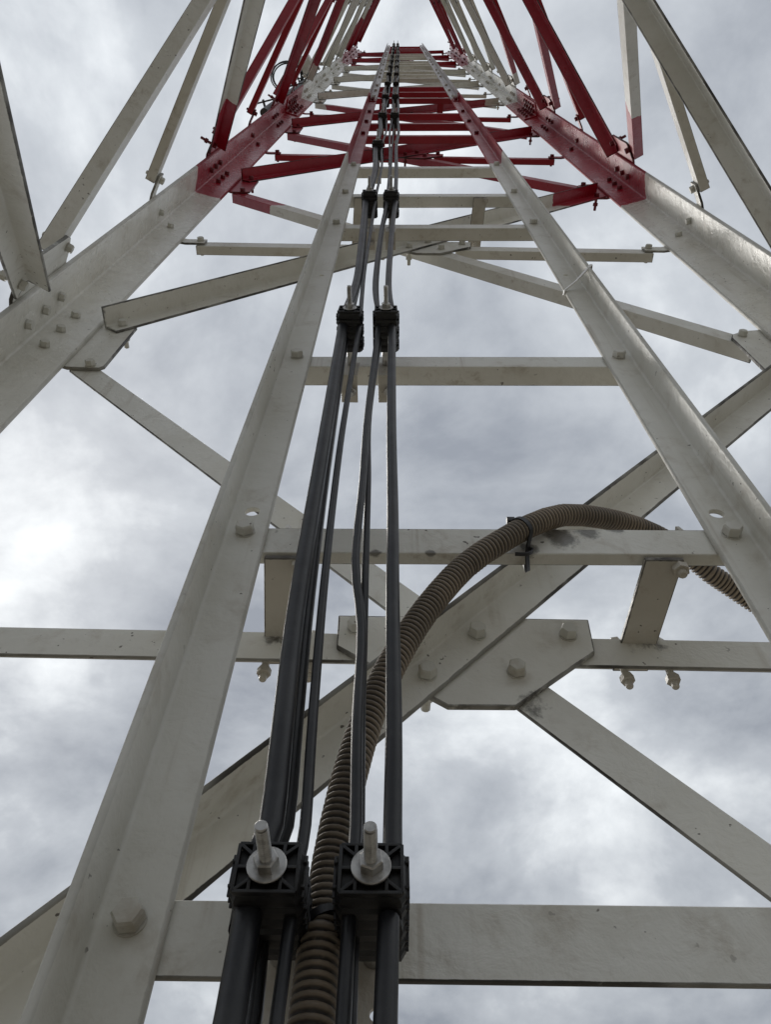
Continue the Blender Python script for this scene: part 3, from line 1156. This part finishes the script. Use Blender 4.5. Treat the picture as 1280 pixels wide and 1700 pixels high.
# white strap round the rail
zt = 1.329
xo = XR_IN + RW
lp = [Vector((XR_IN - .0015, LY + RT + .001, zt - .012)), Vector((XR_IN - .0015, LY - .001, zt - .012)), Vector((XR_IN + .018, LY - .014, zt - .003)), Vector((xo + .001, LY - RW + .004, zt + .010)),
      Vector((xo + .0015, LY - .02, zt + .006)), Vector((xo + .0015, LY + RT + .001, zt)), Vector((XR_IN + .02, LY + RT + .0015, zt - .006)), Vector((XR_IN - .0015, LY + RT + .001, zt - .012))]
o = link('cable_tie', band(lp, .0085, .0020, Vector((.1, .1, 1))), M_WTIE, None, lp[0])
tag(o, 'white plastic strap pulled tight round the pale ladder rail', 'cable tie')

# ------------------------------------------------------------------ dish antenna and its pipe outside the leg
def dirpt(px, py, dist):
    v = ray(px, py)
    return v * (dist / math.hypot(v.x, v.y))


pb = dirpt(438, 187, .93)
pole = thing('antenna_pole', 'dark steel pipe clamped outside the red part of a leg', 'pole', pb)
link('pipe', lathe('pp', pb, (0, 0, 1), [(0, .024), (2.6, .024)], 20), M_PIPE, pole, pb)
for zz in (.25, 1.3, 2.2):
    c = pb + Vector((0, 0, zz))
    tl_ = Vector((PA.x, PA.y, c.z)) - c
    tl_.z = 0
    tn = tl_.normalized()
    sv = Vector((-tn.y, tn.x, 0))
    ms = []
    for q in (-.032, .032):
        b0 = c + tn * q
        ms.append(prism_mesh('pc', [b0 - sv * .055 + Vector((0, 0, -.02)), b0 + sv * .055 + Vector((0, 0, -.02)), b0 + sv * .055 + Vector((0, 0, .02)), b0 - sv * .055 + Vector((0, 0, .02))], tn, .008, .001))
    link('pole_clamp', join('pc', ms), M_PIPE, pole, c)
    for q in (-1, 1):
        link('threaded_rod', lathe('tr', c + sv * (.042 * q) - tn * .08, tn, [(0, .005), (tl_.length + .06, .005)], 8), M_PIPE, pole, c)
# coil of spare cable hung beside the pole
cc = dirpt(476, 128, 1.02)
loops = []
for k in range(0, 3 * 28 + 10):
    t = 2 * math.pi * k / 28
    rr = .115 + .010 * math.sin(t * .37 + 1)
    loops.append(cc + Vector((math.cos(t) * rr, math.sin(t) * rr * .9, .02 * math.sin(t * 1.3) + k * .0006 + .05 * math.cos(t))))
loops += [loops[-1] + Vector((.03, -.03, -.02)), Vector((PA.x - .05, PA.y + .02, cc.z - .05)), Vector((PA.x - .045, PA.y + .02, cc.z - .5))]
o = link('cable_coil', tube('coil', loops, .0055, 10), M_CABLE, None, cc)
tag(o, 'coil of black cable hanging outside the leg above the dark pipe', 'cable')
# small white drum antenna further up
dc = dirpt(519, 105, .98)
drum = thing('drum_antenna', 'small white drum antenna fixed outside the pale leg section', 'antenna', dc)
ax = Vector((-.86, .40, 0)).normalized()
link('radome', lathe('rd', dc, ax, [(0, .085), (.008, .10), (.11, .105), (.13, .10), (.15, .06), (.155, .01)], 32), M_RADOME, drum, dc, 50)
bk = Vector((PA.x, PA.y, dc.z)) - dc
link('mount_arm', lathe('ma', dc, bk, [(0, .018), (bk.length - .02, .018)], 12), M_STEEL, drum, dc)
